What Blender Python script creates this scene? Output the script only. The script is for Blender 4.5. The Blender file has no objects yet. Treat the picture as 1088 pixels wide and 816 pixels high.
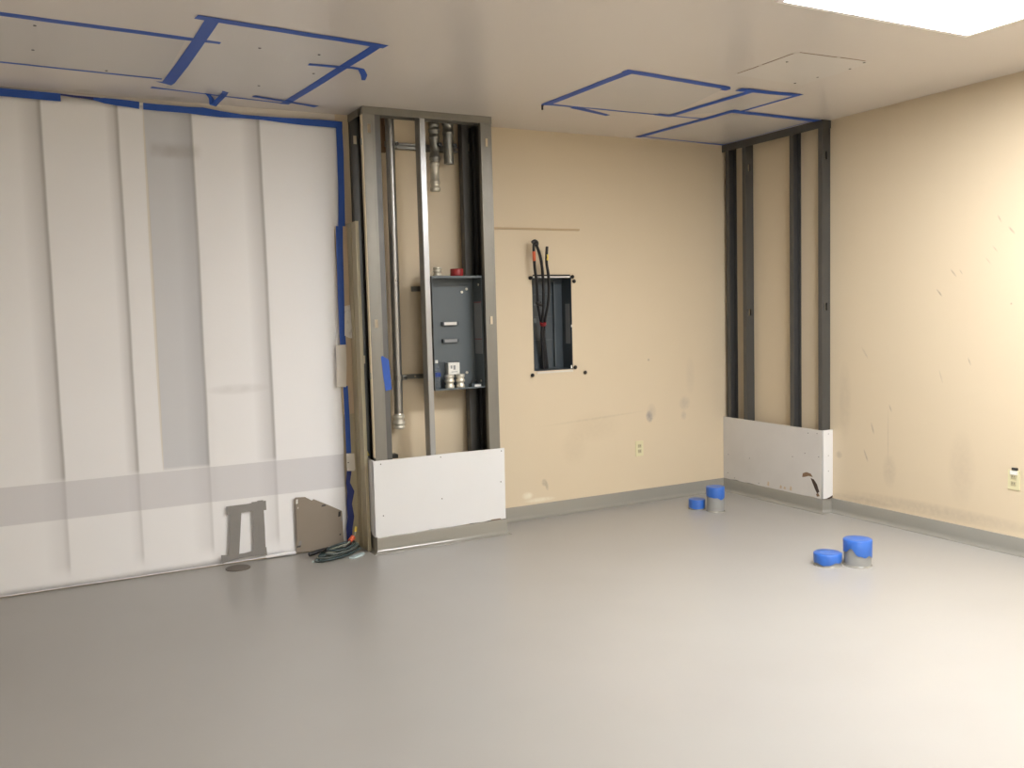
import bpy, math, random
from mathutils import Vector

random.seed(7)
scene = bpy.context.scene
COL = scene.collection
H = 2.74

# ------------------------------------------------------------------ camera
def camera():
    f, yaw, pitch, roll = 964.56, math.radians(27.95036), math.radians(-4.46284), math.radians(-1.53844)
    cam = bpy.data.cameras.new('camera')
    cam.sensor_width = 36.0
    cam.lens = f / 1088.0 * 36.0
    o = bpy.data.objects.new('camera', cam)
    COL.objects.link(o)
    fw = Vector((math.sin(yaw) * math.cos(pitch), math.cos(yaw) * math.cos(pitch), math.sin(pitch)))
    rt = Vector((math.cos(yaw), -math.sin(yaw), 0))
    up = rt.cross(fw)
    r2 = math.cos(roll) * rt + math.sin(roll) * up
    u2 = -math.sin(roll) * rt + math.cos(roll) * up
    from mathutils import Matrix
    m = Matrix(((r2.x, u2.x, -fw.x), (r2.y, u2.y, -fw.y), (r2.z, u2.z, -fw.z))).to_4x4()
    m.translation = Vector((-4.9779, -5.6086, 1.4726))
    o.matrix_world = m
    cam.clip_start = 0.05
    scene.camera = o
camera()

# ------------------------------------------------------------------ light + exposure
w = bpy.data.worlds.new('world')
scene.world = w
w.use_nodes = True
w.node_tree.nodes['Background'].inputs[0].default_value = (1, .95, .88, 1)
w.node_tree.nodes['Background'].inputs[1].default_value = 0.05
LIGHT_STRENGTH = 57.0
LIGHT_COLOR = (0.995, 0.985, 0.975, 1)
# troffer centres (x, y): the first is the one in the picture
TROFFERS = [(-1.545, -3.02, 'white troffer light with a bright glowing diffuser over the right of the room'),
            (-1.545, -5.5, 'white troffer light on the ceiling behind the camera, right side'),
            (-4.3, -6.8, 'white troffer light on the ceiling above the camera, left side'),
            ]
scene.view_settings.view_transform = 'Standard'
scene.view_settings.look = 'None'
scene.view_settings.gamma = 1
scene.view_settings.use_curve_mapping = False
scene.view_settings.exposure = 0.0

# ------------------------------------------------------------------ node helpers
def srgb(r, g, b):
    def c(v):
        v /= 255.0
        return v / 12.92 if v <= .04045 else ((v + .055) / 1.055) ** 2.4
    return (c(r), c(g), c(b), 1)

class E:
    """a value socket with arithmetic"""
    def __init__(s, nt, sock): s.nt, s.s = nt, sock
    def _op(s, op, *o, clamp=False):
        n = s.nt.nodes.new('ShaderNodeMath'); n.operation = op; n.use_clamp = clamp
        for i, v in enumerate((s,) + o):
            if isinstance(v, E): s.nt.links.new(v.s, n.inputs[i])
            else: n.inputs[i].default_value = v
        return E(s.nt, n.outputs[0])
    def __add__(s, o): return s._op('ADD', o)
    def __sub__(s, o): return s._op('SUBTRACT', o)
    def __mul__(s, o): return s._op('MULTIPLY', o)
    def __truediv__(s, o): return s._op('DIVIDE', o)
    def max(s, o): return s._op('MAXIMUM', o)
    def min(s, o): return s._op('MINIMUM', o)
    def abs(s): return s._op('ABSOLUTE')
    def sat(s): return s._op('ADD', 0.0, clamp=True)
    def pw(s, o): return s._op('POWER', o)
    def gt(s, o): return s._op('GREATER_THAN', o)
    def lt(s, o): return s._op('LESS_THAN', o)
    def ss(s, a, b):
        n = s.nt.nodes.new('ShaderNodeMapRange'); n.interpolation_type = 'SMOOTHSTEP'
        s.nt.links.new(s.s, n.inputs[0])
        n.inputs[1].default_value = a; n.inputs[2].default_value = b
        return E(s.nt, n.outputs[0])

class Mat:
    def __init__(s, name, color, rough=.6, metal=0, spec=.5, **kw):
        s.m = bpy.data.materials.new(name); s.m.use_nodes = True
        s.nt = s.m.node_tree; s.b = s.nt.nodes['Principled BSDF']
        s.b.inputs['Base Color'].default_value = color
        s.b.inputs['Roughness'].default_value = rough
        s.b.inputs['Metallic'].default_value = metal
        s.b.inputs['Specular IOR Level'].default_value = spec
        for k, v in kw.items(): s.b.inputs[k.replace('_', ' ')].default_value = v
        tc = s.nt.nodes.new('ShaderNodeTexCoord')
        sp = s.nt.nodes.new('ShaderNodeSeparateXYZ')
        s.nt.links.new(tc.outputs['Object'], sp.inputs[0])
        s.obj = tc.outputs['Object']
        s.x, s.y, s.z = (E(s.nt, sp.outputs[i]) for i in range(3))
        s.base = None; s.color = color
    def noise(s, scale, detail=3, rough=.5, stretch=None):
        n = s.nt.nodes.new('ShaderNodeTexNoise')
        n.inputs['Scale'].default_value = scale; n.inputs['Detail'].default_value = detail
        n.inputs['Roughness'].default_value = rough
        src = s.obj
        if stretch:
            mp = s.nt.nodes.new('ShaderNodeMapping'); mp.inputs['Scale'].default_value = stretch
            s.nt.links.new(s.obj, mp.inputs[0]); src = mp.outputs[0]
        s.nt.links.new(src, n.inputs['Vector'])
        return E(s.nt, n.outputs[0])
    def mix(s, fac, color):
        n = s.nt.nodes.new('ShaderNodeMix'); n.data_type = 'RGBA'
        s.nt.links.new(fac.s, n.inputs[0])
        if s.base is None: n.inputs[6].default_value = s.color
        else: s.nt.links.new(s.base, n.inputs[6])
        n.inputs[7].default_value = color
        s.base = n.outputs[2]
        s.nt.links.new(s.base, s.b.inputs['Base Color'])
        return s
    def rough(s, e): s.nt.links.new(e.s, s.b.inputs['Roughness']); return s
    def bump(s, e, strength=.2, dist=.002):
        n = s.nt.nodes.new('ShaderNodeBump'); n.inputs['Strength'].default_value = strength
        n.inputs['Distance'].default_value = dist
        s.nt.links.new(e.s, n.inputs['Height']); s.nt.links.new(n.outputs[0], s.b.inputs['Normal'])
        return s

def spot(a, b, ca, cb, ra, rb, ang=0.0):
    """soft elliptical blotch in the a/b plane"""
    da, db = a - ca, b - cb
    c, s = math.cos(ang), math.sin(ang)
    u = (da * c + db * s) / ra
    v = (db * c - da * s) / rb
    return ((u * u + v * v) * -1.0 + 1.0).sat()

# ------------------------------------------------------------------ materials
CREAM = srgb(210, 195, 169)
def cream(name):
    m = Mat(name, CREAM, .55, spec=.35)
    n = m.noise(1.6, 4, .6)
    m.mix((n - .5).sat() * .4, srgb(200, 183, 157))
    return m

mw = cream('cream_wall_paint')
# scuffs and patched spots on the back wall (x along it, z up)
for (cx, cz, ra, rb, ang, k, c) in [
        (-.82, .655, .035, .05, .2, .75, (120, 118, 125)), (-.80, .69, .05, .07, 0, .25, (120, 118, 125)),
        (-.48, .735, .06, .06, 0, .3, (130, 128, 132)), (-.49, .64, .03, .04, 0, .3, (130, 128, 132)),
        (-.82, 1.09, .012, .012, 0, .5, (110, 105, 100)), (-.42, .95, .05, .16, 0, .12, (130, 128, 132)),
        (-1.32, .62, .25, .12, 0, .16, (165, 150, 125)), (-1.5, .48, .12, .14, 0, .15, (165, 150, 125)),
        (-1.76, .25, .025, .03, .3, .6, (140, 132, 118)), (-1.74, .225, .016, .04, .2, .45, (120, 112, 100)),
        (-1.9, .17, .05, .03, 0, .7, (236, 232, 215)), (-1.8, .13, .14, .02, 0, .6, (236, 232, 215)),
        (-1.3, .68, .5, .01, .05, .2, (150, 140, 120))]:
    m_ = spot(mw.x, mw.z, cx, cz, ra, rb, ang) * (mw.noise(38, 2) * 1.2 + .2).sat() * k
    mw.mix(m_.sat(), srgb(*c))
# clean primer colour does not continue behind the plastic, so nothing more here
M = {}
mw.mix((mw.x.lt(-3.205) * mw.z.gt(2.3)), srgb(214, 208, 200))
M['wall_back'] = mw.m
mr = cream('cream_wall_paint_scuffed')
for (cy, cz, ra, rb, ang, k) in [
        (-1.883, 1.528, .007, .035, -.7, .75), (-1.979, 1.644, .007, .035, -.7, .6), (-2.03, 1.647, .005, .02, -.6, .5),
        (-2.346, 1.867, .008, .035, -.7, .6), (-2.245, 1.771, .005, .03, -.7, .4), (-2.205, 1.703, .005, .03, -.7, .4),
        (-2.271, 1.941, .006, .03, -.5, .5), (-2.092, 1.11, .006, .03, -.4, .5), (-1.32, 1.141, .009, .05, -.6, .35),
        (-1.528, .781, .007, .03, -.4, .5), (-1.51, .60, .006, .2, 0, .25), (-1.385, .635, .008, .045, -.3, .6),
        (-1.331, .443, .009, .05, -.4, .6), (-1.90, 1.01, .006, .05, -.3, .3), (-1.523, .367, .06, .12, 0, .22),
        (-1.1, .42, .03, .03, 0, .4), (-1.15, .8, .06, .3, 0, .16), (-2.05, .45, .10, .25, 0, .16),
        (-2.35, 1.45, .008, .008, 0, .6), (-1.9, .16, .8, .05, 0, .30), (-1.3, .13, .3, .03, 0, .3)]:
    m_ = spot(mr.y, mr.z, cy, cz, ra, rb, ang) * (mr.noise(30, 2) * 1.3 + .15).sat() * k * .9
    mr.mix(m_.sat(), srgb(125, 112, 104))
M['wall_right'] = mr.m

mc = Mat('satin_ceiling_paint', srgb(218, 211, 204), .27, spec=.5)
nz = mc.noise(1.1, 3)
mc.mix((nz - .48).sat() * .4, srgb(206, 200, 193))
sm = spot(mc.x, mc.y, -4.20, -.06, .13, .07, 0)
mc.mix((sm * (mc.noise(14, 3) * 1.4 - .2).sat() * .55).sat(), srgb(140, 132, 120))
mc.mix((spot(mc.x, mc.y, -4.62, -.07, .06, .05) * .25).sat(), srgb(140, 132, 120))
M['ceiling'] = mc.m

def resin(name):
    m = Mat(name, srgb(166, 164, 160), .33, spec=.5)
    m.mix((m.noise(420, 1) * 2.2 - .8).sat() * .3, srgb(118, 115, 111))
    m.mix((m.noise(2.2, 4) - .45).sat() * .35, srgb(136, 130, 124))
    return m
M['floor'] = resin('grey_resin_floor').m
M['cove'] = Mat('grey_resin_cove', srgb(140, 138, 131), .22, Coat_Weight=.6, Coat_Roughness=.08).m
M['cream_plain'] = cream('cream_wall_paint_plain').m

# translucent white sheeting: grey bands for studs behind, soft shading painted into the colour
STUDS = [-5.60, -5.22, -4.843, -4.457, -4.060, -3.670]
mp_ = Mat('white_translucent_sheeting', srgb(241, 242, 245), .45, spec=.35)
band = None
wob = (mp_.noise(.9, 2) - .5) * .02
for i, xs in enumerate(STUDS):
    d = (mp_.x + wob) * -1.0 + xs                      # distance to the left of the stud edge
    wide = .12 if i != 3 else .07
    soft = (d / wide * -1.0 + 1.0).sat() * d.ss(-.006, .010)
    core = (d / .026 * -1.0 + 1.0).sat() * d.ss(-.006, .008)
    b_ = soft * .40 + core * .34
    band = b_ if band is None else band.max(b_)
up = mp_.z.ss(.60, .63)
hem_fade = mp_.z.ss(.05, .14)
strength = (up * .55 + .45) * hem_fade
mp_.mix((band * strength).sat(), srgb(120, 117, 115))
rail = mp_.z.ss(.388, .394) * (mp_.z.ss(.600, .606) * -1.0 + 1.0)
mp_.mix((rail * .36).sat(), srgb(168, 167, 176))
gx = mp_.x.ss(-4.327, -4.320) * (mp_.x.ss(-4.072, -4.064) * -1.0 + 1.0)
mp_.mix((gx * up * .48).sat(), srgb(164, 169, 178))
ed = spot(mp_.x, mp_.z, -4.326, 1.65, .008, 1.05)
mp_.mix((ed.gt(.01) * .45).sat(), srgb(205, 196, 176))
sm2 = mp_.z.ss(2.40, 2.44) * (mp_.z.ss(2.46, 2.52) * -1.0 + 1.0) * mp_.x.ss(-4.32, -4.28) * (mp_.x.ss(-4.08, -4.0) * -1.0 + 1.0)
mp_.mix((sm2 * (mp_.noise(9, 3)) * .5).sat(), srgb(130, 120, 112))
mp_.mix((spot(mp_.x, mp_.z, -3.88, 1.06, .20, .035) * .22 * (mp_.noise(12, 2) * 1.5)).sat(), srgb(130, 125, 118))
mp_.mix(((mp_.noise(1.3, 4, .6) - .46).sat() * .25).sat(), srgb(222, 218, 215))
mp_.bump(mp_.noise(2.2, 1, .4, (1, 1, .4)), .2, .02)
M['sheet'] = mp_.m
M['hem'] = Mat('white_sheeting_hem', srgb(236, 236, 238), .4).m

def tapemat(name, c, r=.5):
    m = Mat(name, c, r)
    m.mix((m.noise(25, 3) - .4).sat() * .5, tuple(v * .72 for v in c[:3]) + (1,))
    return m.m
M['tape'] = tapemat('blue_painters_tape', srgb(36, 84, 176), .5)
M['tape_dark'] = tapemat('dark_blue_crumpled_tape', srgb(34, 50, 120), .5)
M['duct'] = tapemat('grey_duct_tape', srgb(138, 136, 134), .45)

def steel(name, c, r, metal=.75, n=8):
    m = Mat(name, c, r, metal)
    m.mix((m.noise(n, 4, .6, (1, 1, .25)) - .4).sat() * .8, tuple(v * .6 for v in c[:3]) + (1,))
    m.rough(m.noise(14, 3) * .25 + r - .1)
    return m.m
M['stud'] = steel('galvanised_stud_steel', srgb(132, 130, 124), .42, .65)
M['stud_dark'] = steel('dull_shaded_stud_steel', srgb(98, 98, 97), .45, .6)  # darker steel; on the chase's inner studs it paints their shade
M['stud_bright'] = steel('bright_stud_steel', srgb(165, 167, 168), .32)
M['conduit'] = steel('bright_conduit_steel', srgb(160, 160, 158), .3, .85)
M['fitting'] = steel('zinc_fitting', srgb(218, 214, 200), .32, .45, 30)
M['strut'] = steel('strut_steel', srgb(150, 150, 145), .35, .8)
M['box'] = Mat('blue_grey_enamel', srgb(88, 97, 102), .45).m
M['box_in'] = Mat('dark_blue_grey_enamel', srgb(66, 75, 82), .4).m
M['black'] = Mat('black_plastic', srgb(24, 24, 26), .4).m
M['rubber'] = Mat('black_cable_jacket', srgb(20, 21, 26), .35).m
M['white'] = Mat('white_plastic', srgb(228, 228, 224), .45).m
M['drywall'] = (lambda m: (m.mix((m.noise(3, 4) - .45).sat() * .5, srgb(205, 203, 198)), m.m)[1])(Mat('drywall_paper', srgb(220, 221, 222), .7, spec=.2))
M['drywall_grey'] = (lambda m: (m.mix((m.noise(4, 4) - .42).sat() * .7, srgb(178, 175, 170)), m.m)[1])(Mat('primed_drywall', srgb(206, 203, 199), .65, spec=.2))
M['brown'] = Mat('torn_brown_paper', srgb(122, 98, 76), .9).m
M['darkbrown'] = Mat('dark_hole', srgb(66, 52, 42), .9).m
M['olive'] = (lambda m: (m.mix((m.noise(2.5, 3, .5, (1, 1, .4)) - .4).sat() * .6, srgb(150, 140, 114)), m.m)[1])(Mat('olive_grey_paint', srgb(182, 173, 146), .5))
M['tan'] = (lambda m: (m.mix((m.noise(3, 4, .6, (1, 1, .3)) - .4).sat() * 1.2, srgb(158, 132, 106)), m.m)[1])(Mat('tan_board', srgb(202, 184, 158), .75))
M['taupe'] = (lambda m: (m.mix((m.noise(5, 4) - .4).sat() * .6, srgb(122, 112, 100)), m.m)[1])(Mat('taupe_board', srgb(142, 132, 120), .7))
M['paper'] = (lambda m: (m.mix((m.noise(40, 2, .5, (1, 1, .5)) - .52).sat() * 2.5, srgb(150, 148, 150)), m.m)[1])(Mat('white_paper', srgb(226, 224, 220), .7))
M['paper_plain'] = Mat('white_paper_plain', srgb(214, 209, 200), .7).m
M['label_grey'] = Mat('grey_label', srgb(140, 143, 146), .5).m
M['red'] = Mat('dark_red_plastic', srgb(140, 34, 38), .45).m
M['redlabel'] = Mat('red_line', srgb(150, 60, 60), .5).m
M['orange'] = Mat('orange_plastic', srgb(210, 96, 60), .45).m
M['yellow'] = Mat('yellow_plastic', srgb(222, 196, 80), .45).m
M['ivory'] = Mat('ivory_outlet', srgb(212, 206, 168), .4).m
M['ivory_dark'] = Mat('ivory_outlet_socket', srgb(180, 172, 140), .45).m
M['teal'] = Mat('teal_wire', srgb(54, 70, 72), .45).m
M['greywire'] = Mat('grey_wire', srgb(84, 92, 90), .45).m
M['palewire'] = Mat('pale_green_wire', srgb(134, 138, 126), .45).m
M['plasticscrap'] = Mat('pale_clear_plastic', srgb(196, 214, 218), .2).m
M['pipe'] = (lambda m: (m.mix((m.noise(12, 3) - .42).sat() * 1.2, srgb(120, 120, 116)), m.m)[1])(Mat('grey_pipe', srgb(146, 147, 145), .5))
M['patch'] = (lambda m: (m.mix((m.noise(3, 4) - .45).sat() * .5, srgb(198, 195, 193)), m.m)[-1])(Mat('patched_ceiling_skim', srgb(207, 203, 199), .27))
M['patch_clean'] = Mat('fresh_ceiling_skim', srgb(219, 214, 208), .27).m
M['capdisc'] = Mat('dark_grey_cover', srgb(112, 105, 98), .45, .3).m
M['troffer'] = Mat('white_troffer_frame', srgb(238, 234, 230), .4).m
M['bluelabel'] = Mat('blue_bottle_label', srgb(40, 66, 140), .45).m
bot = Mat('clear_bottle_plastic', srgb(220, 230, 240), .08)
bot.b.inputs['Transmission Weight'].default_value = .9
bot.b.inputs['IOR'].default_value = 1.2
M['bottle'] = bot.m
M['screw'] = Mat('dark_screw', srgb(82, 80, 78), .5, .5).m
em = bpy.data.materials.new('glowing_diffuser'); em.use_nodes = True
em.node_tree.nodes.clear()
e_ = em.node_tree.nodes.new('ShaderNodeEmission'); o_ = em.node_tree.nodes.new('ShaderNodeOutputMaterial')
e_.inputs[0].default_value = LIGHT_COLOR; e_.inputs[1].default_value = LIGHT_STRENGTH
em.node_tree.links.new(e_.outputs[0], o_.inputs[0])
M['glow'] = em

# ------------------------------------------------------------------ geometry helpers
class MB:
    def __init__(s): s.v, s.f, s.sm = [], [], []
    def add(s, vs, fs, smooth=False):
        n = len(s.v); s.v += [tuple(v) for v in vs]
        for f in fs: s.f.append(tuple(i + n for i in f)); s.sm.append(smooth)
        return s
    def box(s, x0, x1, y0, y1, z0, z1):
        x0, x1 = min(x0, x1), max(x0, x1); y0, y1 = min(y0, y1), max(y0, y1); z0, z1 = min(z0, z1), max(z0, z1)
        vs = [(x, y, z) for z in (z0, z1) for y in (y0, y1) for x in (x0, x1)]
        return s.add(vs, [(0, 2, 3, 1), (4, 5, 7, 6), (0, 1, 5, 4), (1, 3, 7, 5), (3, 2, 6, 7), (2, 0, 4, 6)])
    def prism(s, pts, a, b):
        """closed polygon pts (3D) swept along vector from offset a to b"""
        a, b = Vector(a), Vector(b); n = len(pts)
        vs = [Vector(p) + a for p in pts] + [Vector(p) + b for p in pts]
        fs = [tuple(range(n - 1, -1, -1)), tuple(range(n, 2 * n))]
        for i in range(n): fs.append((i, (i + 1) % n, n + (i + 1) % n, n + i))
        return s.add(vs, fs)
    def tube(s, pts, r, seg=10, close=False, caps=True):
        P = [Vector(p) for p in pts]; n = len(P)
        R = r if isinstance(r, (list, tuple)) else [r] * n
        prev = None; vs = []
        for i, p in enumerate(P):
            if close: t = P[(i + 1) % n] - P[i - 1]
            else: t = P[min(i + 1, n - 1)] - P[max(i - 1, 0)]
            t.normalize()
            if prev is None:
                a = Vector((0, 0, 1)) if abs(t.z) < .9 else Vector((1, 0, 0))
                u = t.cross(a).normalized()
            else: u = (prev - t * prev.dot(t)).normalized()
            prev = u; v = t.cross(u)
            for k in range(seg):
                an = 2 * math.pi * k / seg
                vs.append(p + (u * math.cos(an) + v * math.sin(an)) * R[i])
        fs = []
        for i in range(n if close else n - 1):
            j = (i + 1) % n
            for k in range(seg):
                fs.append((i * seg + k, i * seg + (k + 1) % seg, j * seg + (k + 1) % seg, j * seg + k))
        s.add(vs, fs, True)
        if caps and not close:
            s.add([vs[k] for k in range(seg)], [tuple(range(seg))])
            s.add([vs[(n - 1) * seg + k] for k in range(seg)], [tuple(range(seg - 1, -1, -1))])
        return s
    def lathe(s, cx, cy, prof, seg=28, smooth=True):
        """prof: (radius, z) from bottom to top, around a vertical axis"""
        vs = []
        for (r, z) in prof:
            for k in range(seg):
                a = 2 * math.pi * k / seg
                vs.append((cx + r * math.cos(a), cy + r * math.sin(a), z))
        fs = []
        for i in range(len(prof) - 1):
            for k in range(seg):
                fs.append((i * seg + k, i * seg + (k + 1) % seg, (i + 1) * seg + (k + 1) % seg, (i + 1) * seg + k))
        s.add(vs, fs, smooth)
        s.add(vs[:seg], [tuple(range(seg - 1, -1, -1))]); s.add(vs[-seg:], [tuple(range(seg))])
        return s
    def build(s, name, mat, parent=None, bevel=0):
        off = Vector(parent['_w']) if parent is not None and '_w' in parent else Vector((0, 0, 0))
        me = bpy.data.meshes.new(name)
        me.from_pydata([tuple(Vector(v) - off) for v in s.v], [], s.f)
        for p, q in zip(me.polygons, s.sm): p.use_smooth = q
        me.materials.append(M[mat]); me.update()
        o = bpy.data.objects.new(name, me); COL.objects.link(o)
        if parent is not None:
            o.parent = parent
            o['_w'] = tuple(off)
        if bevel:
            b = o.modifiers.new('bevel', 'BEVEL'); b.width = bevel; b.segments = 2; b.limit_method = 'ANGLE'
        return o

def tag(o, label, cat, group=None, kind=None):
    if label: o['label'] = label
    if cat: o['category'] = cat
    if group: o['group'] = group
    if kind: o['kind'] = kind
    return o
def thing(name, loc, label, cat, group=None):
    o = bpy.data.objects.new(name, None); COL.objects.link(o)
    o.empty_display_size = .1; o.location = loc; o['_w'] = tuple(loc)
    return tag(o, label, cat, group)
def struct(mb, name, mat):
    o = mb.build(name, mat); o['kind'] = 'structure'; return o

def smooth_path(pts, n=8):
    P = [Vector(p) for p in pts]; out = []
    for i in range(len(P) - 1):
        p0, p1, p2, p3 = P[max(i - 1, 0)], P[i], P[i + 1], P[min(i + 2, len(P) - 1)]
        for k in range(n):
            t = k / n
            out.append(.5 * ((2 * p1) + (p2 - p0) * t + (2 * p0 - 5 * p1 + 4 * p2 - p3) * t * t + (3 * p1 - p0 - 3 * p2 + p3) * t ** 3))
    out.append(P[-1]); return out

# ------------------------------------------------------------------ the room
XL, YF = -7.2, -8.2
struct(MB().box(XL - .15, .15, YF - .15, .15, -.1, 0), 'floor', 'floor')
struct(MB().box(XL - .15, .15, YF - .15, .15, H, H + .1), 'ceiling', 'ceiling')
HX0, HX1, HZ0, HZ1 = -1.821, -1.497, 1.056, 1.728     # opening for the recessed panel
wb = MB()
wb.box(XL, HX0, 0, .15, 0, H); wb.box(HX1, 0, 0, .15, 0, H)
wb.box(HX0, HX1, 0, .15, 0, HZ0); wb.box(HX0, HX1, 0, .15, HZ1, H); wb.box(HX0, HX1, .135, .15, HZ0, HZ1)
struct(wb, 'wall_back', 'wall_back')
struct(MB().box(0, .15, YF, .15, 0, H), 'wall_right', 'wall_right')
struct(MB().box(XL - .15, XL, YF, .15, 0, H), 'wall_left', 'cream_plain')
struct(MB().box(XL, 0, YF - .15, YF, 0, H), 'wall_front', 'cream_plain')

COVE = [(0, 0), (.034, 0), (.034, .0012), (.027, .003), (.019, .0065), (.012, .013), (.0075, .021), (.0055, .030), (.005, .098), (.003, .102), (0, .102)]
def cove(mb, p0, p1, nrm, m0=0, m1=0, flare=1.0):
    p0, p1, nrm = Vector(p0 + (0,)), Vector(p1 + (0,)), Vector(nrm + (0,))
    d = (p1 - p0).normalized(); vs = []
    for (off, z) in COVE:
        off2 = off if off < .006 else .005 + (off - .005) * flare
        vs.append(p0 + nrm * off2 - d * (m0 * off2) + Vector((0, 0, z)))
    for (off, z) in COVE:
        off2 = off if off < .006 else .005 + (off - .005) * flare
        vs.append(p1 + nrm * off2 + d * (m1 * off2) + Vector((0, 0, z)))
    n = len(COVE)
    fs = [(i, i + 1, n + i + 1, n + i) for i in range(n - 1)]
    mb.add(vs, fs, True)
    mb.add(vs[:n], [tuple(range(n))]); mb.add(vs[n:], [tuple(range(n - 1, -1, -1))])
FX = -.079            # face of the right stud frame
FY = -1.02            # its open end
c = MB(); cove(c, (-2.24, 0), (FX - .012, 0), (0, -1)); struct(c, 'baseboard_back', 'cove')
c = MB(); cove(c, (0, FY - .013), (0, YF), (-1, 0), -1, 0); struct(c, 'baseboard_right', 'cove')
c = MB(); cove(c, (FX - .010, 0), (FX - .010, FY - .011), (-1, 0), -1, 1)
cove(c, (FX - .010, FY - .011), (0, FY - .011), (0, -1), 1, 0); struct(c, 'trim_1', 'cove')
PX0, PX1, PY = -3.120, -2.253, -.281      # left stud chase
c = MB(); cove(c, (PX0 - .011, PY - .011), (PX1 + .021, PY - .011), (0, -1), 1, 1, .9)
cove(c, (PX0 - .011, PY + .12), (PX0 - .011, PY - .011), (-1, 0), 0, 1, .9)
cove(c, (PX1 + .021, PY - .011), (PX1 + .021, 0), (1, 0), 1, 0, .9)
c.box(PX0 - .011, PX1 + .021, PY - .011, PY, 0, .1)
c.box(PX0 - .011, PX0, PY - .011, PY + .12, 0, .1); c.box(PX1 + .009, PX1 + .021, PY - .011, 0, 0, .1)
struct(c, 'trim_2', 'cove')
# plaster ridge on the back wall right of the chase
M['ridge'] = Mat('tan_plaster_ridge', srgb(186, 164, 132), .6).m
struct(MB().box(-2.21, -1.425, -.016, 0, 2.052, 2.064), 'trim_3', 'ridge')

# ------------------------------------------------------------------ ceiling lights
def troffer(cx, cy, label):
    t = thing('ceiling_light', (cx, cy, H), label, 'ceiling light', 'troffer lights set in the ceiling')
    a, b = .61, .305
    f = MB(); w1, zb = .022, H - .012
    f.box(cx - a, cx + a, cy - b, cy - b + w1, zb, H); f.box(cx - a, cx + a, cy + b - w1, cy + b, zb, H)
    f.box(cx - a, cx - a + w1, cy - b + w1, cy + b - w1, zb, H); f.box(cx + a - w1, cx + a, cy - b + w1, cy + b - w1, zb, H)
    f.build('frame', 'troffer', t)
    MB().box(cx - a + w1, cx + a - w1, cy - b + w1, cy + b - w1, H - .008, H - .002).build('diffuser', 'glow', t)
for (x, y, l) in TROFFERS: troffer(x, y, l)

# ------------------------------------------------------------------ steel stud framing
T = .0016
def ubox(mb, x, y, u, v, a0, a1, b0, b1, z0, z1):
    """box in a local frame: u and v are signed axes such as '+x' or '-y'"""
    def pt(a, b):
        p = [x, y]
        for ax, q in ((u, a), (v, b)):
            p['xy'.index(ax[1])] += q * (1 if ax[0] == '+' else -1)
        return p
    p, q = pt(a0, b0), pt(a1, b1)
    mb.box(p[0], q[0], p[1], q[1], z0, z1)
def cstud(x, y, u, v, z0, z1, wd=.078, fl=.035, lip=.009, holes=(), hw=.022, hh=.052):
    mb = MB()
    zs = z0
    c0, c1 = wd / 2 - hw / 2, wd / 2 + hw / 2
    for h in sorted(holes):
        ubox(mb, x, y, u, v, 0, wd, 0, T, zs, h - hh / 2)
        ubox(mb, x, y, u, v, 0, c0, 0, T, h - hh / 2, h + hh / 2)
        ubox(mb, x, y, u, v, c1, wd, 0, T, h - hh / 2, h + hh / 2)
        zs = h + hh / 2
    ubox(mb, x, y, u, v, 0, wd, 0, T, zs, z1)
    # web stiffening ribs, thin raised lines
    for a in (wd * .17, wd * .83):
        ubox(mb, x, y, u, v, a - .002, a + .002, -.001, 0, z0, z1)
    ubox(mb, x, y, u, v, 0, T, T, fl, z0, z1); ubox(mb, x, y, u, v, wd - T, wd, T, fl, z0, z1)
    ubox(mb, x, y, u, v, T, lip, fl - T, fl, z0, z1); ubox(mb, x, y, u, v, wd - lip, wd - T, fl - T, fl, z0, z1)
    return mb
ZT = H - .003
lf = thing('stud_frame', (-2.69, -.14, 0), 'tall grey steel stud chase holding conduits and an open electrical box', 'metal framing')
cstud(PX0, PY, '+x', '+y', .002, ZT, .075, holes=(1.43, 2.61)).build('stud', 'stud', lf)
cstud(PX0 + .082, PY + .02, '+y', '+x', .002, ZT, .07, .034).build('stud', 'stud_dark', lf)
cstud(-2.330, PY, '+x', '+y', .002, ZT, .077, holes=(1.43, 2.575)).build('stud', 'stud', lf)
cstud(-2.378, -.098, '+y', '+x', .002, ZT, .06, .046).build('stud', 'stud_dark', lf)
tag(cstud(-2.752, PY, '+y', '+x', .002, ZT, .078, .035).build('stud', 'stud_bright', lf), 'bright galvanised middle stud', None)
cstud(PX0, -.003, '+x', '-y', .002, ZT, .08, holes=(1.2, 2.59)).build('stud', 'stud_dark', lf)
cstud(-2.335, -.003, '+x', '-y', .002, ZT, .082, holes=(1.2, 2.59)).build('stud', 'stud_dark', lf)
tag(cstud(PX1 - .004, -.200, '+y', '-x', .002, ZT, .160, .024).build('stud', 'stud_dark', lf), None, None)
def track(x0, x1, y0, y1, leg, ax, mat, parent, both=True):
    m = MB(); m.box(x0, x1, y0, y1, H - .0018, H - .0002)
    if ax == 'x':
        m.box(x0, x1, y0, y0 + T, H - leg, H - .0018)
        if both: m.box(x0, x1, y1 - T, y1, H - leg, H - .0018)
    else:
        m.box(x0, x0 + T, y0, y1, H - leg, H - .0018)
        if both: m.box(x1 - T, x1, y0, y1, H - leg, H - .0018)
    return m.build('top_track', mat, parent)
track(PX0 - .002, PX1 + .002, PY - .003, PY + .082, .046, 'x', 'stud', lf)
track(PX0 - .002, PX0 + .082, PY + .085, -.001, .046, 'y', 'stud', lf)
track(PX1 - .082, PX1 + .002, PY + .085, -.001, .046, 'y', 'stud', lf)
m = MB(); m.box(PX0, PX1, PY, PY + .08, 0, .002); m.box(PX0, PX1, PY, PY + T, .002, .03); m.build('bottom_track', 'stud', lf)

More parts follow.
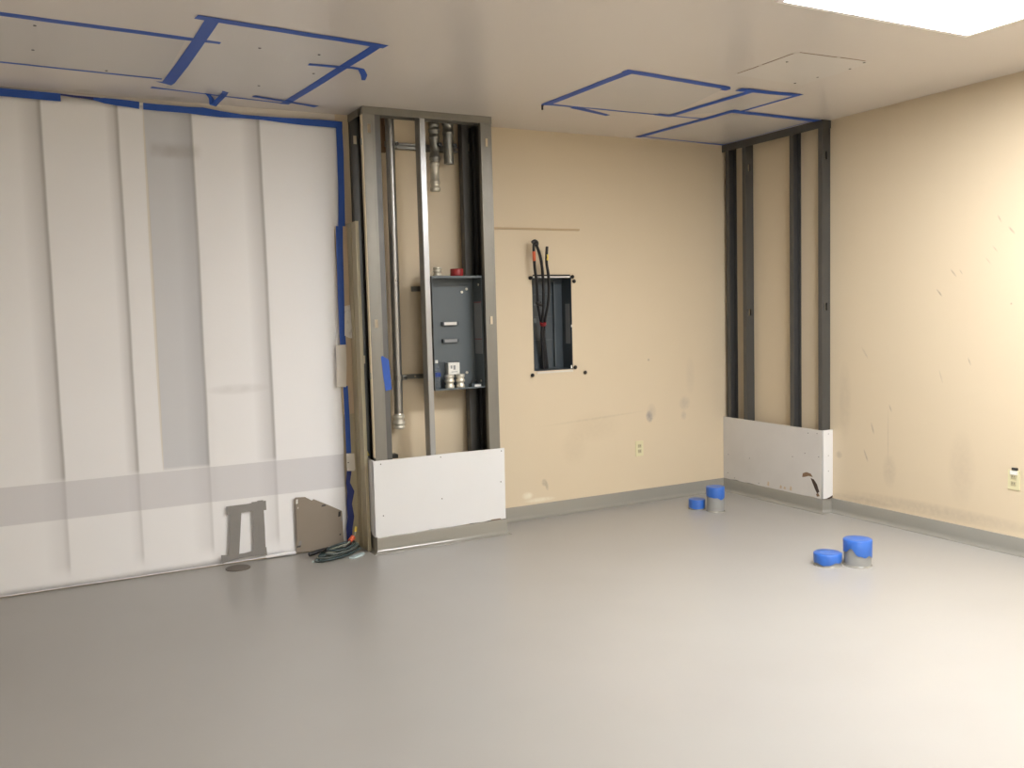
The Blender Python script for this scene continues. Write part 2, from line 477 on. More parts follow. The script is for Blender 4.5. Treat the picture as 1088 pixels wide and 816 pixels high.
rf = thing('stud_frame', (-.04, -.5, 0), 'tall dark grey steel stud frame against the right wall in the far corner', 'metal framing')
cstud(0 - .001, -.041, '-x', '-y', .002, ZT, .078, .036).build('stud', 'stud_dark', rf)
cstud(0 - .001, -.262, '-x', '+y', .002, ZT, .078, .036, holes=(1.43, 2.53)).build('stud', 'stud_dark', rf)
cstud(0 - .001, -.715, '-x', '-y', .002, ZT, .078, .036).build('stud', 'stud_dark', rf)
cstud(0 - .001, FY, '-x', '+y', .002, ZT, .078, .036, holes=(1.46, 2.50)).build('stud', 'stud_dark', rf)
track(FX - .003, -.0005, FY - .004, -.001, .055, 'y', 'stud_dark', rf, both=False)
m = MB(); m.box(FX, -.001, FY, -.001, 0, .002); m.box(FX, FX + T, FY, -.001, .002, .03); m.build('bottom_track', 'stud_dark', rf)
m = MB(); m.box(FX - .003, -.0005, FY - .0056, FY - .004, H - .055, H - .0018); m.build('track_end', 'stud_dark', rf)

# ------------------------------------------------------------------ drywall boxes at the foot of the frames
def screw(parent, x, y, z, d='y', r=.004, mat='screw'):
    m = MB(); e = Vector((0, -.0015, 0)) if d == 'y' else Vector((-.0015, 0, 0)) if d == 'x' else Vector((0, 0, -.0015))
    p = Vector((x, y, z)); m.tube([p, p + e], r, 8); m.build('screw', mat, parent)
dl = thing('drywall_panel', (-2.68, PY - .006, .1), 'low white drywall panel screwed across the foot of the steel stud chase', 'drywall')
pts = [(-3.132, 0, .101), (-3.02, 0, .104), (-2.9, 0, .102), (-2.78, 0, .106), (-2.62, 0, .103), (-2.5, 0, .107), (-2.4, 0, .104),
       (-2.33, 0, .110), (-2.30, 0, .106), (-2.232, 0, .106), (-2.229, 0, .580), (-2.6, 0, .583), (-3.0, 0, .581), (-3.132, 0, .582)]
m = MB(); m.prism(pts, (0, PY - .013, 0), (0, PY - .0015, 0)); m.build('front_board', 'drywall', dl)
sp_ = [(0, PY - .0130, .105), (0, PY - .013, .582), (0, PY + .09, .588), (0, PY + .125, .600), (0, PY + .13, .40), (0, PY + .125, .2), (0, PY + .10, .14), (0, PY + .05, .108)]
m = MB(); m.prism(sp_, (-3.1445, 0, 0), (-3.1325, 0, 0)); m.build('side_board', 'drywall', dl)
m = MB(); m.box(-3.1475, -3.118, PY - .0158, PY - .0132, .105, .583); m.box(-3.1475, -3.1447, PY - .0158, PY + .02, .105, .583); m.build('corner_bead', 'drywall', dl)
for (x, z) in [(-3.095, .560), (-2.69, .565), (-2.252, .563), (-3.09, .235), (-2.69, .295), (-2.262, .357)]: screw(dl, x, PY - .0130, z)
m = MB(); m.box(-2.34, -2.27, PY - .0136, PY - .0125, .106, .112); m.build('torn_edge', 'brown', dl)
# yellow wire poking up behind the side board
m = MB(); m.tube(smooth_path([(-3.150, -.13, .54), (-3.157, -.14, .62), (-3.14, -.15, .635), (-3.125, -.16, .60)], 5), .006, 8)
tag(m.build('yellow_strap', 'yellow'), 'short yellow strap poking over the left edge of the low white drywall panel', 'strap')

dr = thing('drywall_panel', (FX - .006, -.5, .1), 'low scuffed grey white drywall panel at the foot of the corner stud frame', 'drywall')
pts = [(0, -.001, .600)]
for i in range(0, 15): pts.append((0, -.001 - i * (1.02 / 14), .104 + random.uniform(-.004, .007) - i * .0002))
pts.append((0, FY - .012, .590))
m = MB(); m.prism(pts, (FX - .0125, 0, 0), (FX - .003, 0, 0)); m.build('front_board', 'drywall_grey', dr)
m = MB(); m.box(FX - .0125, -.001, FY - .0245, FY - .0125, .106, .592); m.build('side_board', 'drywall', dr)
for (y, z) in [(-.985, .565), (-1.0, .40), (-.06, .30), (-.30, .30), (-.75, .37), (-.87, .41), (-.05, .15), (-.90, .10 + .46), (-.13, .12), (-.40, .12)]:
    screw(dr, FX - .0125, y, z, 'x', .0035)
for z in (.565, .41, .30): screw(dr, -.045, FY - .0245, z, 'y', .003)
m = MB(); m.prism([(0, -.845, .233), (0, -.850, .262), (0, -.885, .275), (0, -.925, .270), (0, -.945, .248), (0, -.905, .250), (0, -.87, .238)], (FX - .0135, 0, 0), (FX - .0124, 0, 0)); m.build('torn_patch', 'brown', dr)
m = MB(); m.prism([(0, -.925, .238), (0, -.955, .232), (0, -.985, .200), (0, -1.005, .150), (0, -.985, .135), (0, -.965, .165)], (FX - .0137, 0, 0), (FX - .0124, 0, 0)); m.build('hole', 'darkbrown', dr)
m = MB(); m.prism([(0, -.975, .130), (0, -.995, .140), (0, -1.01, .12), (0, -.985, .112)], (FX - .0137, 0, 0), (FX - .0124, 0, 0)); m.build('torn_patch', 'brown', dr)
for y, hgt in ((-.49, .03), (-.62, .022), (-.66, .018), (-.72, .03)):
    m = MB(); m.prism([(0, y, .118), (0, y - .02, .115), (0, y - .022, .118 + hgt * .8), (0, y - .008, .12 + hgt)], (FX - .0131, 0, 0), (FX - .0124, 0, 0)); m.build('torn_patch', 'tan', dr)
m = MB(); m.prism([(-.07, 0, .104), (-.035, 0, .112), (-.004, 0, .122), (-.004, 0, .106), (-.04, 0, .100)], (0, FY - .026, 0), (0, FY - .0244, 0)); m.build('torn_edge', 'darkbrown', dr)

# ------------------------------------------------------------------ plastic sheeting
def sheet():
    m = MB(); xs = []
    x = -6.4
    while x < -3.1685: xs.append(x); x += .02
    xs.append(-3.168)
    nz = 70
    def ztop(x):
        a = 2.724 if x < -4.3 else 2.724 + (x + 4.3) * -.031
        return a - .012
    def yy(x, z):
        y = -.006
        for s in STUDS:
            d = s - x
            if 0 < d < .2: y += .004 * (1 - d / .2)
        return y - .003 * math.sin(x * 5 + z * 1.3)
    vs = []
    for x in xs:
        for j in range(nz + 1):
            t = j / nz
            z = .008 + t * (ztop(x) - .008)
            xx = x
            if x > -3.24 and z < 2.04: xx = min(x, -3.236 + (.004 * math.sin(z * 9)))
            vs.append((xx, yy(xx, z), z))
    fs = []
    n = nz + 1
    for i in range(len(xs) - 1):
        for j in range(nz): fs.append((i * n + j, (i + 1) * n + j, (i + 1) * n + j + 1, i * n + j + 1))
    m.add(vs, fs, True)
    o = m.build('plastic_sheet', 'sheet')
    s = o.modifiers.new('thick', 'SOLIDIFY'); s.thickness = .001; s.offset = 1
    return tag(o, 'large white translucent plastic sheet covering the left wall from ceiling to floor', 'plastic sheeting')
sheet_o = sheet()
m = MB(); m.tube(smooth_path([(-6.3, -.016, .010), (-5.0, -.020, .010), (-4.5, -.018, .009), (-4.1, -.02, .010), (-3.8, -.022, .013), (-3.7, -.024, .016), (-3.62, -.022, .015), (-3.58, -.02, .013)], 6), [.003 + .008 * (i > 25) for i in range(43)], 8)
m.build('hem', 'hem', sheet_o)

# ------------------------------------------------------------------ tape
def tape(label, pts, wd, plane, mat='tape', name='tape_strip', off=0.0, th=.0007, group=None, cat='tape', jag=.0):
    """flat ribbon along pts; plane 'c' ceiling (x,y), 'b' back wall (x,z)"""
    n = len(pts); W = wd if isinstance(wd, (list, tuple)) else [wd] * n
    L, R_ = [], []
    for i in range(n):
        a, b = pts[max(i - 1, 0)], pts[min(i + 1, n - 1)]
        dx, dy = b[0] - a[0], b[1] - a[1]; l = math.hypot(dx, dy)
        nx, ny = -dy / l, dx / l
        e = random.uniform(-jag, jag)
        L.append((pts[i][0] + nx * (W[i] / 2 + e), pts[i][1] + ny * (W[i] / 2 + e)))
        R_.append((pts[i][0] - nx * (W[i] / 2), pts[i][1] - ny * (W[i] / 2)))
    m = MB()
    def q(p, o): return (p[0], p[1], H - o) if plane == 'c' else (p[0], -o, p[1])
    lo, hi = off + .0004, off + .0004 + th
    vs = [q(p, lo) for p in L] + [q(p, lo) for p in R_] + [q(p, hi) for p in L] + [q(p, hi) for p in R_]
    fs = []
    for i in range(n - 1):
        fs += [(i, i + 1, n + i + 1, n + i), (2 * n + i, 3 * n + i, 3 * n + i + 1, 2 * n + i + 1),
               (i, 2 * n + i, 2 * n + i + 1, i + 1), (n + i, n + i + 1, 3 * n + i + 1, 3 * n + i)]
    fs += [(0, n, 3 * n, 2 * n), (n - 1, 3 * n - 1, 4 * n - 1, 2 * n - 1)]
    m.add(vs, fs); o = m.build(name, mat)
    return tag(o, label, cat, group)
def seg(a, b, n=6, wob=.003):
    return [(a[0] + (b[0] - a[0]) * i / n + (random.uniform(-wob, wob) if 0 < i < n else 0),
             a[1] + (b[1] - a[1]) * i / n + (random.uniform(-wob, wob) if 0 < i < n else 0)) for i in range(n + 1)]

# skimmed patches on the ceiling inside the taped outlines
def cpatch(label, pts, mat='patch', screws=(), off=.0):
    m = MB(); m.prism([(x, y, H) for x, y in pts], (0, 0, -.0004), (0, 0, -.0002))
    o = tag(m.build('ceiling_patch', mat), label, 'ceiling patch')
    for (x, y) in screws: screw(o, x, y, H - .0003, 'z', .007)
    return o
cpatch('grey skimmed ceiling patch at the far left, edged by one long blue tape strip', [(-6.2, -1.36), (-4.27, -1.24), (-4.27, -.50), (-6.2, -.58)], screws=[(-4.873, -1.19), (-4.878, -.802), (-4.55, -.551)])
cpatch('grey skimmed ceiling patch inside the blue tape outline above the plastic sheet', [(-4.22, -1.52), (-3.46, -1.46), (-3.54, -.18), (-4.24, -.27)], screws=[(-3.94, -1.226), (-3.657, -1.226), (-3.588, -.884), (-3.79, -.531)])
cpatch('grey skimmed ceiling patch inside the largest blue tape outline over the cream wall', [(-2.06, -1.52), (-1.33, -1.48), (-1.17, -.74), (-2.08, -.74)])
cpatch('narrow grey ceiling patch inside the small slanted blue tape outline, right of the largest one', [(-1.14, -1.47), (-.79, -1.49), (-.80, -1.02), (-.86, -.99), (-1.13, -.75)])
cpatch('grey ceiling patch inside the blue tape outline touching the corner stud frame', [(-.85, -.99), (-.11, -.97), (-.09, -.03), (-.90, -.09)])
fp = cpatch('untaped pale ceiling patch with cracked edges near the ceiling light', [(-1.48, -2.17), (-.96, -2.19), (-.95, -1.68), (-1.47, -1.71)], 'patch_clean', [(-1.40, -2.02), (-1.00, -2.17), (-.97, -2.05), (-1.0, -1.85), (-1.02, -1.70)])
for a, b in (((-1.485, -1.74), (-1.483, -1.9)), ((-1.485, -1.93), (-1.486, -2.15)), ((-1.47, -2.178), (-1.22, -2.188)), ((-1.2, -2.192), (-1.02, -2.196))):
    mm = MB(); dx, dy = b[0] - a[0], b[1] - a[1]; l = math.hypot(dx, dy); nx, ny = -dy / l * .0035, dx / l * .0035
    mm.prism([(a[0] + nx, a[1] + ny, H), (b[0] + nx, b[1] + ny, H), (b[0] - nx, b[1] - ny, H), (a[0] - nx, a[1] - ny, H)], (0, 0, -.0008), (0, 0, -.0004))
    mm.build('crack', 'brown', fp)

TW = .054
tape('long blue tape strip along the front edge of the far left ceiling patch', seg((-6.2, -1.385), (-4.12, -1.235), 12), [TW * .95] * 12 + [.03], 'c')
tape('thin blue tape line along the back edge of the far left ceiling patch', seg((-6.2, -.60), (-4.28, -.485), 12, .002), .024, 'c', off=0)
tape('wide blue tape strip running front to back, left side of the outline over the sheet', [(-4.21, -1.59), (-4.215, -1.2), (-4.225, -.8), (-4.24, -.43), (-4.26, -.40)], [.060, .058, .062, .064, .10], 'c', off=.001)
tape('blue tape strip on the front edge of the outline above the plastic sheet', seg((-4.28, -1.575), (-3.41, -1.475), 7), TW, 'c', off=.002)
tape('blue tape strip on the right edge of the outline over the plastic sheet', seg((-3.450, -1.49), (-3.56, -.16), 7), .052, 'c', off=.001)
tape('short bent blue tape piece crossing the right edge strip of the left ceiling outline', [(-3.66, -1.05), (-3.55, -1.055), (-3.44, -1.07), (-3.39, -1.06), (-3.34, -.96), (-3.31, -.86)], [.035, .038, .036, .035, .035, .02], 'c', off=.002)
tape('thin blue tape line on the back edge of the outline over the plastic sheet', seg((-4.31, -.285), (-3.55, -.172), 8, .002), [.036] + [.020] * 8, 'c')
tape('short blue tape tab angled across the back right corner of the left outline', seg((-3.77, -.30), (-3.37, -.175), 5), [.035, .036, .035, .03, .03, .05], 'c', off=.003)
# curled scrap hanging on the back edge
m = MB()
pth = smooth_path([(-4.01, -.25, H - .002), (-3.985, -.22, H - .02), (-3.975, -.19, H - .05), (-3.955, -.20, H - .03), (-3.93, -.27, H - .006), (-3.93, -.34, H - .002)], 5)
L_ = [p + Vector((-.018, -.014, 0)) for p in pth]; R2 = [p + Vector((.018, .014, 0)) for p in pth]; n_ = len(pth)
m.add(L_ + R2, [(i, i + 1, n_ + i + 1, n_ + i) for i in range(n_ - 1)], True)
o = m.build('tape_scrap', 'tape'); sdf = o.modifiers.new('thick', 'SOLIDIFY'); sdf.thickness = .001
tag(o, 'curled scrap of blue tape hanging from the ceiling above the plastic sheet', 'tape')

tape('blue tape strip on the left edge of the largest outline over the cream wall', seg((-2.10, -.72), (-2.055, -1.57), 6), .060, 'c', off=.001)
tape('blue tape strip on the front edge of the largest outline over the cream wall', seg((-2.10, -1.555), (-1.33, -1.475), 7) + [(-1.31, -1.45), (-1.31, -1.42)], [.056] * 8 + [.055, .045], 'c', off=.002)
tape('thin blue tape line on the back edge of the largest right outline', seg((-2.12, -.725), (-1.16, -.735), 8, .002), [.055, .03] + [.022] * 6 + [.03], 'c')
tape('short blue tape tab along the back edge of the largest right outline', seg((-1.90, -.72), (-1.56, -.60), 4), [.06, .05, .046, .042, .036], 'c', off=.001)
tape('blue tape dab where the largest outline meets the slanted outline', seg((-1.28, -.75), (-1.15, -.74), 3), .05, 'c', off=.003)
tape('blue tape strip on the left edge of the small slanted outline', seg((-1.165, -.72), (-1.125, -1.50), 5), .054, 'c', off=.002)
tape('blue tape strip on the front edge of the small slanted outline', seg((-1.235, -1.47), (-.775, -1.50), 5), [.062] * 5 + [.03], 'c', off=.003)
tape('blue tape scrap doubled over the front edge of the small slanted outline', seg((-1.20, -1.50), (-1.06, -1.50), 3), [.03, .035, .035, .02], 'c', off=.004)
tape('thin blue tape line on the right edge of the small slanted outline', seg((-.785, -1.52), (-.80, -1.0), 4, .001), [.036, .028, .026, .026, .026], 'c', off=.001)
tape('thin blue tape line joining the small slanted outline to the corner outline', seg((-1.16, -.735), (-.88, -.74), 4, .001), .022, 'c')
tape('blue tape strip on the left edge of the outline beside the corner stud frame', seg((-.93, -.06), (-.86, -1.04), 6), .054, 'c', off=.002)
tape('blue tape strip on the front edge of the outline beside the corner stud frame', seg((-.90, -1.0), (-.085, -.985), 6), [.060] * 6 + [.065], 'c', off=.003)
tape('thin blue tape line on the back edge of the outline beside the corner stud frame', seg((-.92, -.085), (-.085, -.03), 6, .001), [.022] * 5 + [.04, .04], 'c')
tape('thin blue tape line along the top track of the corner stud frame', seg((-.100, -.03), (-.112, -.985), 6, .001), .010, 'c', off=.001)
m = MB(); m.box(-2.115, -2.105, -.70, -.695, H - .03, H - .0005); m.box(-2.112, -2.100, -.702, -.692, H - .006, H - .0005)
tag(m.build('metal_clip', 'screw'), 'tiny dark clip hanging from the ceiling at the left corner of the largest tape outline', 'clip')

SO = .022
tape('blue tape strip along the top of the plastic sheet, left end', seg((-6.3, 2.715), (-4.742, 2.706), 8), .042, 'b', off=SO)
tape('thin dark seam of twisted blue tape along the top of the plastic sheet', seg((-4.745, 2.722), (-4.55, 2.712), 3, .001), [.010, .012, .014, .02], 'b', 'tape_dark', off=SO)
tape('tapering blue tape strip along the top of the plastic sheet, second from the left', seg((-4.58, 2.712), (-4.345, 2.696), 4, .001), [.012, .03, .036, .038, .040], 'b', off=SO + .001)
tape('longest blue tape strip along the top of the plastic sheet, reaching its right corner', seg((-4.325, 2.694), (-4.0, 2.690), 4) + seg((-3.9, 2.682), (-3.165, 2.672), 6), [.037] * 4 + [.045, .036, .022, .022, .03, .04, .042, .042], 'b', off=SO)
m = MB(); m.box(-4.345, -4.325, -SO - .002, -SO, 2.696, 2.712)
tag(m.build('white_clip', 'white'), 'tiny white clip in the gap between two tape strips atop the sheet', 'clip')
tape('vertical blue tape strip down the upper right edge of the plastic sheet', [(-3.187, 2.675), (-3.186, 2.5), (-3.188, 2.3), (-3.192, 2.15), (-3.196, 2.045)], [.040, .042, .040, .042, .046], 'b', off=SO + .001)
tape('vertical blue tape strip at mid height on the right edge of the plastic sheet', [(-3.215, 2.045), (-3.219, 1.9), (-3.223, 1.6), (-3.225, 1.4), (-3.222, 1.285)], [.046, .044, .042, .038, .040], 'b', off=SO + .012)
tape('white paper tape strip on the right edge of the sheet, between two blue strips', [(-3.238, 1.302), (-3.238, 1.17), (-3.246, 1.035)], [.066, .066, .062], 'b', 'paper_plain', off=SO + .016, cat='paper')
tape('narrow vertical blue tape strip below the white paper tape on the sheet edge', [(-3.217, 1.04), (-3.214, .8), (-3.214, .62), (-3.214, .50)], [.030, .032, .032, .030], 'b', off=SO + .012)
tape('crumpled dark blue tape hanging at the lower right edge of the plastic sheet', [(-3.215, .50), (-3.225, .42), (-3.214, .36), (-3.225, .28), (-3.218, .2), (-3.232, .12), (-3.235, .03)], [.034, .03, .044, .034, .042, .04, .03], 'b', 'tape_dark', off=SO + .014, jag=.006)
# grey duct tape on the sheet
DG = 'grey duct tape strips on the plastic sheet'
tape('short horizontal grey duct tape strip topping the duct tape frame low on the sheet', seg((-3.985, .332), (-3.748, .336), 4, .001), [.05, .052, .046, .056, .058], 'b', 'duct', off=SO + .002, group=DG)
tape('left upright of the grey duct tape frame low on the plastic sheet', [(-3.929, .355), (-3.942, .2), (-3.958, .04)], [.070, .066, .066], 'b', 'duct', off=SO, group=DG)
tape('right upright of the grey duct tape frame low on the plastic sheet', [(-3.803, .365), (-3.803, .2), (-3.806, .04)], [.064, .064, .068], 'b', 'duct', off=SO + .001, group=DG)
tape('dark grey tape lapped along the outer edge of the right duct tape upright', [(-3.783, .37), (-3.782, .2), (-3.782, .05)], [.036, .038, .036], 'b', 'duct', off=SO + .003, group=DG)
tape('slanted grey duct tape strip at the bottom of the duct tape frame', seg((-4.03, .040), (-3.758, .052), 4, .001), [.052, .03, .026, .036, .05], 'b', 'duct', off=SO + .004, group=DG)
# taupe board showing at the foot of the sheet
bb = thing('backing_board', (-3.42, -.02, .01), 'taupe brown board with a cut corner and scuffed edges, low right on the plastic sheet', 'board')
m = MB(); m.prism([(-3.575, 0, .012), (-3.576, 0, .348), (-3.565, 0, .362), (-3.505, 0, .358), (-3.462, 0, .330), (-3.452, 0, .338), (-3.36, 0, .290), (-3.272, 0, .240), (-3.268, 0, .035), (-3.36, 0, .022), (-3.45, 0, .010)], (0, -SO - .004, 0), (0, -SO, 0)); m.build('board', 'taupe', bb)
for (x, z, wx, wz, mt) in [(-3.558, .335, .012, .03, 'white'), (-3.553, .295, .006, .012, 'paper_plain'), (-3.29, .222, .018, .035, 'black'), (-3.278, .19, .01, .03, 'duct'), (-3.55, .07, .02, .03, 'duct'), (-3.56, .05, .03, .012, 'screw'), (-3.29, .09, .012, .012, 'screw'), (-3.39, .29, .03, .012, 'screw'), (-3.57, .2, .005, .26, 'screw')]:
    mm = MB(); mm.prism([(x - wx / 2, 0, z - wz / 2), (x + wx * .4, 0, z - wz * .4), (x + wx / 2, 0, z + wz / 2), (x - wx * .3, 0, z + wz * .45)], (0, -SO - .005, 0), (0, -SO - .0041, 0)); mm.build('scuff_shade_mark', mt, bb)  # scuffs, plus a tall dark strip painting shade along the left edge

# ------------------------------------------------------------------ jamb strip between the sheet and the chase
jb = thing('jamb_casing', (-3.18, -.1, 0), 'olive grey painted jamb casing standing between the plastic sheet and the stud chase', 'casing')
m = MB(); m.box(-3.236, -3.166, -.030, -.001, .86, 2.045); tag(m.build('upper_board', 'tan', jb), 'tan scuffed upper board', None)
m = MB(); m.box(-3.212, -3.166, -.034, -.001, .0, .858); m.build('lower_board', 'olive', jb)
m = MB(); m.box(-3.166, -3.160, -.205, -.001, .0, 2.06); m.box(-3.160, -3.150, -.213, -.205, .0, 2.06); m.box(-3.170, -3.162, -.213, -.205, 0, 2.06); m.build('steel_angle', 'olive', jb)
m = MB(); m.box(-3.172, -3.166, -.120, -.114, 0, 2.05); m.build('bead', 'olive', jb)
m = MB(); m.prism([(-3.207, 0, 1.545), (-3.172, 0, 1.552), (-3.167, 0, 1.49), (-3.165, 0, 1.34), (-3.19, 0, 1.345), (-3.214, 0, 1.36)], (0, -.052, 0), (0, -.0475, 0))
tag(m.build('paper_note', 'paper'), 'small creased white paper note taped beside the sheet edge, above the white tape', 'paper')
m = MB(); m.prism([(-3.238, 0, .612), (-3.186, 0, .608), (-3.183, 0, .508), (-3.190, 0, .495), (-3.236, 0, .500)], (0, -.060, 0), (0, -.052, 0))
o = tag(m.build('cardboard_scrap', 'paper_plain'), 'small cream card scrap on the blue tape near the foot of the sheet edge', 'card')
screw(o, -3.228, -.060, .553, 'y', .004)
m = MB(); m.box(-2.935, -2.885, -.03, -.002, 2.52, 2.735)  # plain brown block at the wall, top left of the chase
tag(m.build('brown_block', 'brown'), 'brown block at the top left inside the steel chase', 'wood block')

# ------------------------------------------------------------------ conduits and strut inside the chase
def ringed(cx, cy, z0, z1, r, rings):
    """sleeve with raised rings"""
    prof = [(r * .96, z0)]
    zs = sorted(rings)
    for (z, h, k) in zs:
        prof += [(r, z - h / 2 - .002), (r * k, z - h / 2), (r * k, z + h / 2), (r, z + h / 2 + .002)]
    prof.append((r * .96, z1))
    return MB().lathe(cx, cy, prof, 20)
t = thing('conduit_pipe', (-2.89, -.1, .75), 'long shiny vertical conduit pipe on the left inside the stud chase', 'pipe')
m = MB(); m.tube([(-2.882, -.1, 2.737), (-2.886, -.1, 1.6), (-2.890, -.1, .80)], .029, 18); m.build('pipe', 'conduit', t)
ringed(-2.890, -.1, .745, .845, .032, [(.757, .014, 1.12), (.785, .02, 1.2), (.825, .016, 1.14)]).build('coupling', 'fitting', t)
for z in (2.56, 1.075):
    m = MB(); m.tube([(-2.886, -.1, z - .016), (-2.886, -.1, z + .016)], .0325, 18)
    m.box(-2.855, -2.830, -.112, -.088, z - .016, z + .016); m.build('clamp', 'strut', t)
    m = MB(); m.tube([(-2.842, -.125, z), (-2.842, -.112, z)], .010, 8); m.build('clamp_bolt', 'black', t)
m = MB(); m.box(PX0 - .0075, PX0 - .0012, PY + .002, PY + .030, .60, 2.69); o = m.build('flange_light_strip', 'cream_plain', lf)  # added strip; its cream paints the light on the post's side flange
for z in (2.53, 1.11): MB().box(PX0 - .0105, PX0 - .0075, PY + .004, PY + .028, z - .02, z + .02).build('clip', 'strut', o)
tag(o, 'thin cream strip standing in for light on the flange', None)
t = thing('conduit_pipe', (-2.585, -.1, 2.28), 'longer of the two short ribbed conduit stubs hanging inside the chase top', 'pipe')
X1 = -2.578
ringed(X1, -.1, 2.46, 2.735, .031, [(2.70, .016, 1.12), (2.665, .020, 1.2), (2.62, .018, 1.12), (2.49, .02, 1.15)]).build('pipe', 'strut', t)
ringed(X1 - .004, -.1, 2.275, 2.46, .028, [(2.45, .016, 1.15), (2.335, .016, 1.15), (2.29, .022, 1.2)]).build('coupling', 'fitting', t)
t = thing('conduit_pipe', (-2.478, -.1, 2.46), 'shorter plain conduit stub hanging beside the ribbed one', 'pipe')
ringed(-2.478, -.1, 2.455, 2.735, .034, [(2.715, .016, 1.12), (2.655, .02, 1.12)]).build('pipe', 'strut', t)
for xx in (X1 + .02, -2.452):
    m = MB(); m.tube([(xx, -.134, 2.57), (xx, -.150, 2.57)], .013, 8); m.build('clamp_bolt', 'black', t)
def strut(label, x0, x1, z, hh=.02, y0=-.045):
    m = MB(); m.box(x0, x1, -.004, -.001, z - hh, z + hh); m.box(x0, x1, y0, -.004, z + hh - .003, z + hh); m.box(x0, x1, y0, -.004, z - hh, z - hh + .003)
    m.box(x0, x1, y0, y0 + .003, z + hh * .45, z + hh); m.box(x0, x1, y0, y0 + .003, z - hh, z - hh * .45)
    o = m.build('strut_channel', 'strut'); return tag(o, label, 'strut channel')
strut('long horizontal strut channel behind the pipes near the top of the chase', -2.835, -2.385, 2.563)
strut('short strut channel on the wall just right of the long conduit pipe', -2.845, -2.735, 1.075, .014)
strut('short strut channel stub left of the middle stud, low down in the chase', -2.722, -2.63, 1.073, .014)
strut('short dark strut channel stub left of the top of the open electrical box', -2.735, -2.62, 1.648, .016)
m = MB(); m.prism([(-3.062, 0, 1.222), (-3.055, 0, 1.232), (-3.012, 0, 1.205), (-3.0, 0, 1.02), (-3.04, 0, 1.012), (-3.052, 0, 1.10)], (0, PY - .0030, 0), (0, PY - .0018, 0))
tag(m.build('tape_scrap', 'tape'), 'blue tape piece stuck on the left front stud of the chase', 'tape')
m = MB(); m.box(-2.998, -2.95, -.22, -.16, .575, .600)
tag(m.build('plastic_bushing', 'black'), 'small black plastic piece behind the drywall edge at the foot of the left stud', 'bushing')

# ------------------------------------------------------------------ open electrical box
BX0, BX1, BF, BB, BZ0, BZ1 = -2.690, -2.335, -.245, -.105, .988, 1.722
eb = thing('electrical_enclosure', ((BX0 + BX1) / 2, -.17, BZ0), 'open dark grey steel electrical box mounted between studs in the chase', 'electrical box')
t_ = .003
m = MB(); m.box(BX0, BX1, BB - t_, BB, BZ0, BZ1); m.build('back_plate', 'box', eb)
m = MB(); m.box(BX0, BX0 + t_, BF, BB - t_, BZ0, BZ1); m.box(BX1 - t_, BX1, BF, BB - t_, BZ0, BZ1)
m.box(BX0 + t_, BX1 - t_, BF, BB - t_, BZ0, BZ0 + t_); m.box(BX0 + t_, BX1 - t_, BF, BB - t_, BZ1 - t_, BZ1)
m.box(BX0, BX1, BF - t_, BF, BZ1 - .014, BZ1); m.box(BX0, BX1, BF - t_, BF, BZ0, BZ0 + .010); m.build('shell', 'box', eb)
for z, mt in ((1.415, 'white'), (1.302, 'label_grey')):
    m = MB(); m.box(-2.575, -2.46, BB - .030, BB - t_, z - .012, z + .012); h = m.build('bracket', 'box_in', eb)
    m = MB(); m.box(-2.565, -2.475, BB - .032, BB - .030, z - .010, z + .010); m.build('tag', mt, h)
m = MB(); m.box(BX1 - .005, BX1 - .003, -.232, -.128, 1.21, 1.555); lb = m.build('warning_label', 'label_grey', eb)
for z in (1.548, 1.305):
    m = MB(); m.box(BX1 - .006, BX1 - .005, -.232, -.128, z, z + .005); m.build('red_line', 'redlabel', lb)
for (x, z) in [(-2.66, 1.655), (-2.385, 1.64), (-2.42, 1.62), (-2.40, 1.085)]:
    m = MB(); m.tube([(x, BB - t_, z), (x, BB - .010, z)], .009, 8); m.build('mounting_bolt', 'fitting', eb)
for z in (1.665, 1.03):
    m = MB(); m.tube([(BX1 - t_, -.20, z), (BX1 - .008, -.20, z)], .008, 8); m.build('mounting_bolt', 'fitting', eb)
zb = BZ0 + t_ + .0004
def fitting(x, y, z0, h, r, label):
    prof = [(r * .92, z0), (r, z0 + h * .05), (r, z0 + h * .22), (r * .8, z0 + h * .30), (r * .8, z0 + h * .42), (r * 1.02, z0 + h * .48), (r * 1.02, z0 + h * .60), (r * .84, z0 + h * .66), (r * .84, z0 + h * .76), (r, z0 + h * .80), (r, z0 + h * .97), (r * .85, z0 + h)]
    o = MB().lathe(x, y, prof, 20).build('conduit_fitting', 'fitting')
    return tag(o, label, 'pipe fitting', 'zinc conduit fittings on the electrical box')
fitting(-2.566, -.195, zb, .092, .031, 'left of the two shiny ribbed fittings on the floor of the electrical box')
fitting(-2.489, -.195, zb, .092, .030, 'right of the two shiny ribbed fittings on the floor of the electrical box')
fitting(-2.626, -.190, BZ1 + .0004, .058, .028, 'shiny ribbed fitting standing on top of the electrical box')
o = MB().lathe(-2.488, -.19, [(.041, BZ1), (.043, BZ1 + .004), (.043, BZ1 + .045), (.041, BZ1 + .048), (.030, BZ1 + .048), (.028, BZ1 + .040)], 24).build('tape_roll', 'red')
tag(o, 'dark red round tape roll lying on top of the electrical box', 'tape roll')
t = thing('water_bottle', (-2.650, -.175, zb), 'small clear plastic water bottle with blue label in the electrical box', 'bottle')
MB().lathe(-2.650, -.175, [(.024, zb), (.028, zb + .008), (.028, zb + .045), (.026, zb + .05), (.028, zb + .055), (.028, zb + .12), (.022, zb + .145), (.011, zb + .163), (.011, zb + .172)], 20).build('body', 'bottle', t)
MB().lathe(-2.650, -.175, [(.0285, zb + .082), (.0287, zb + .084), (.0287, zb + .108), (.0285, zb + .11)], 20).build('label_band', 'bluelabel', t)
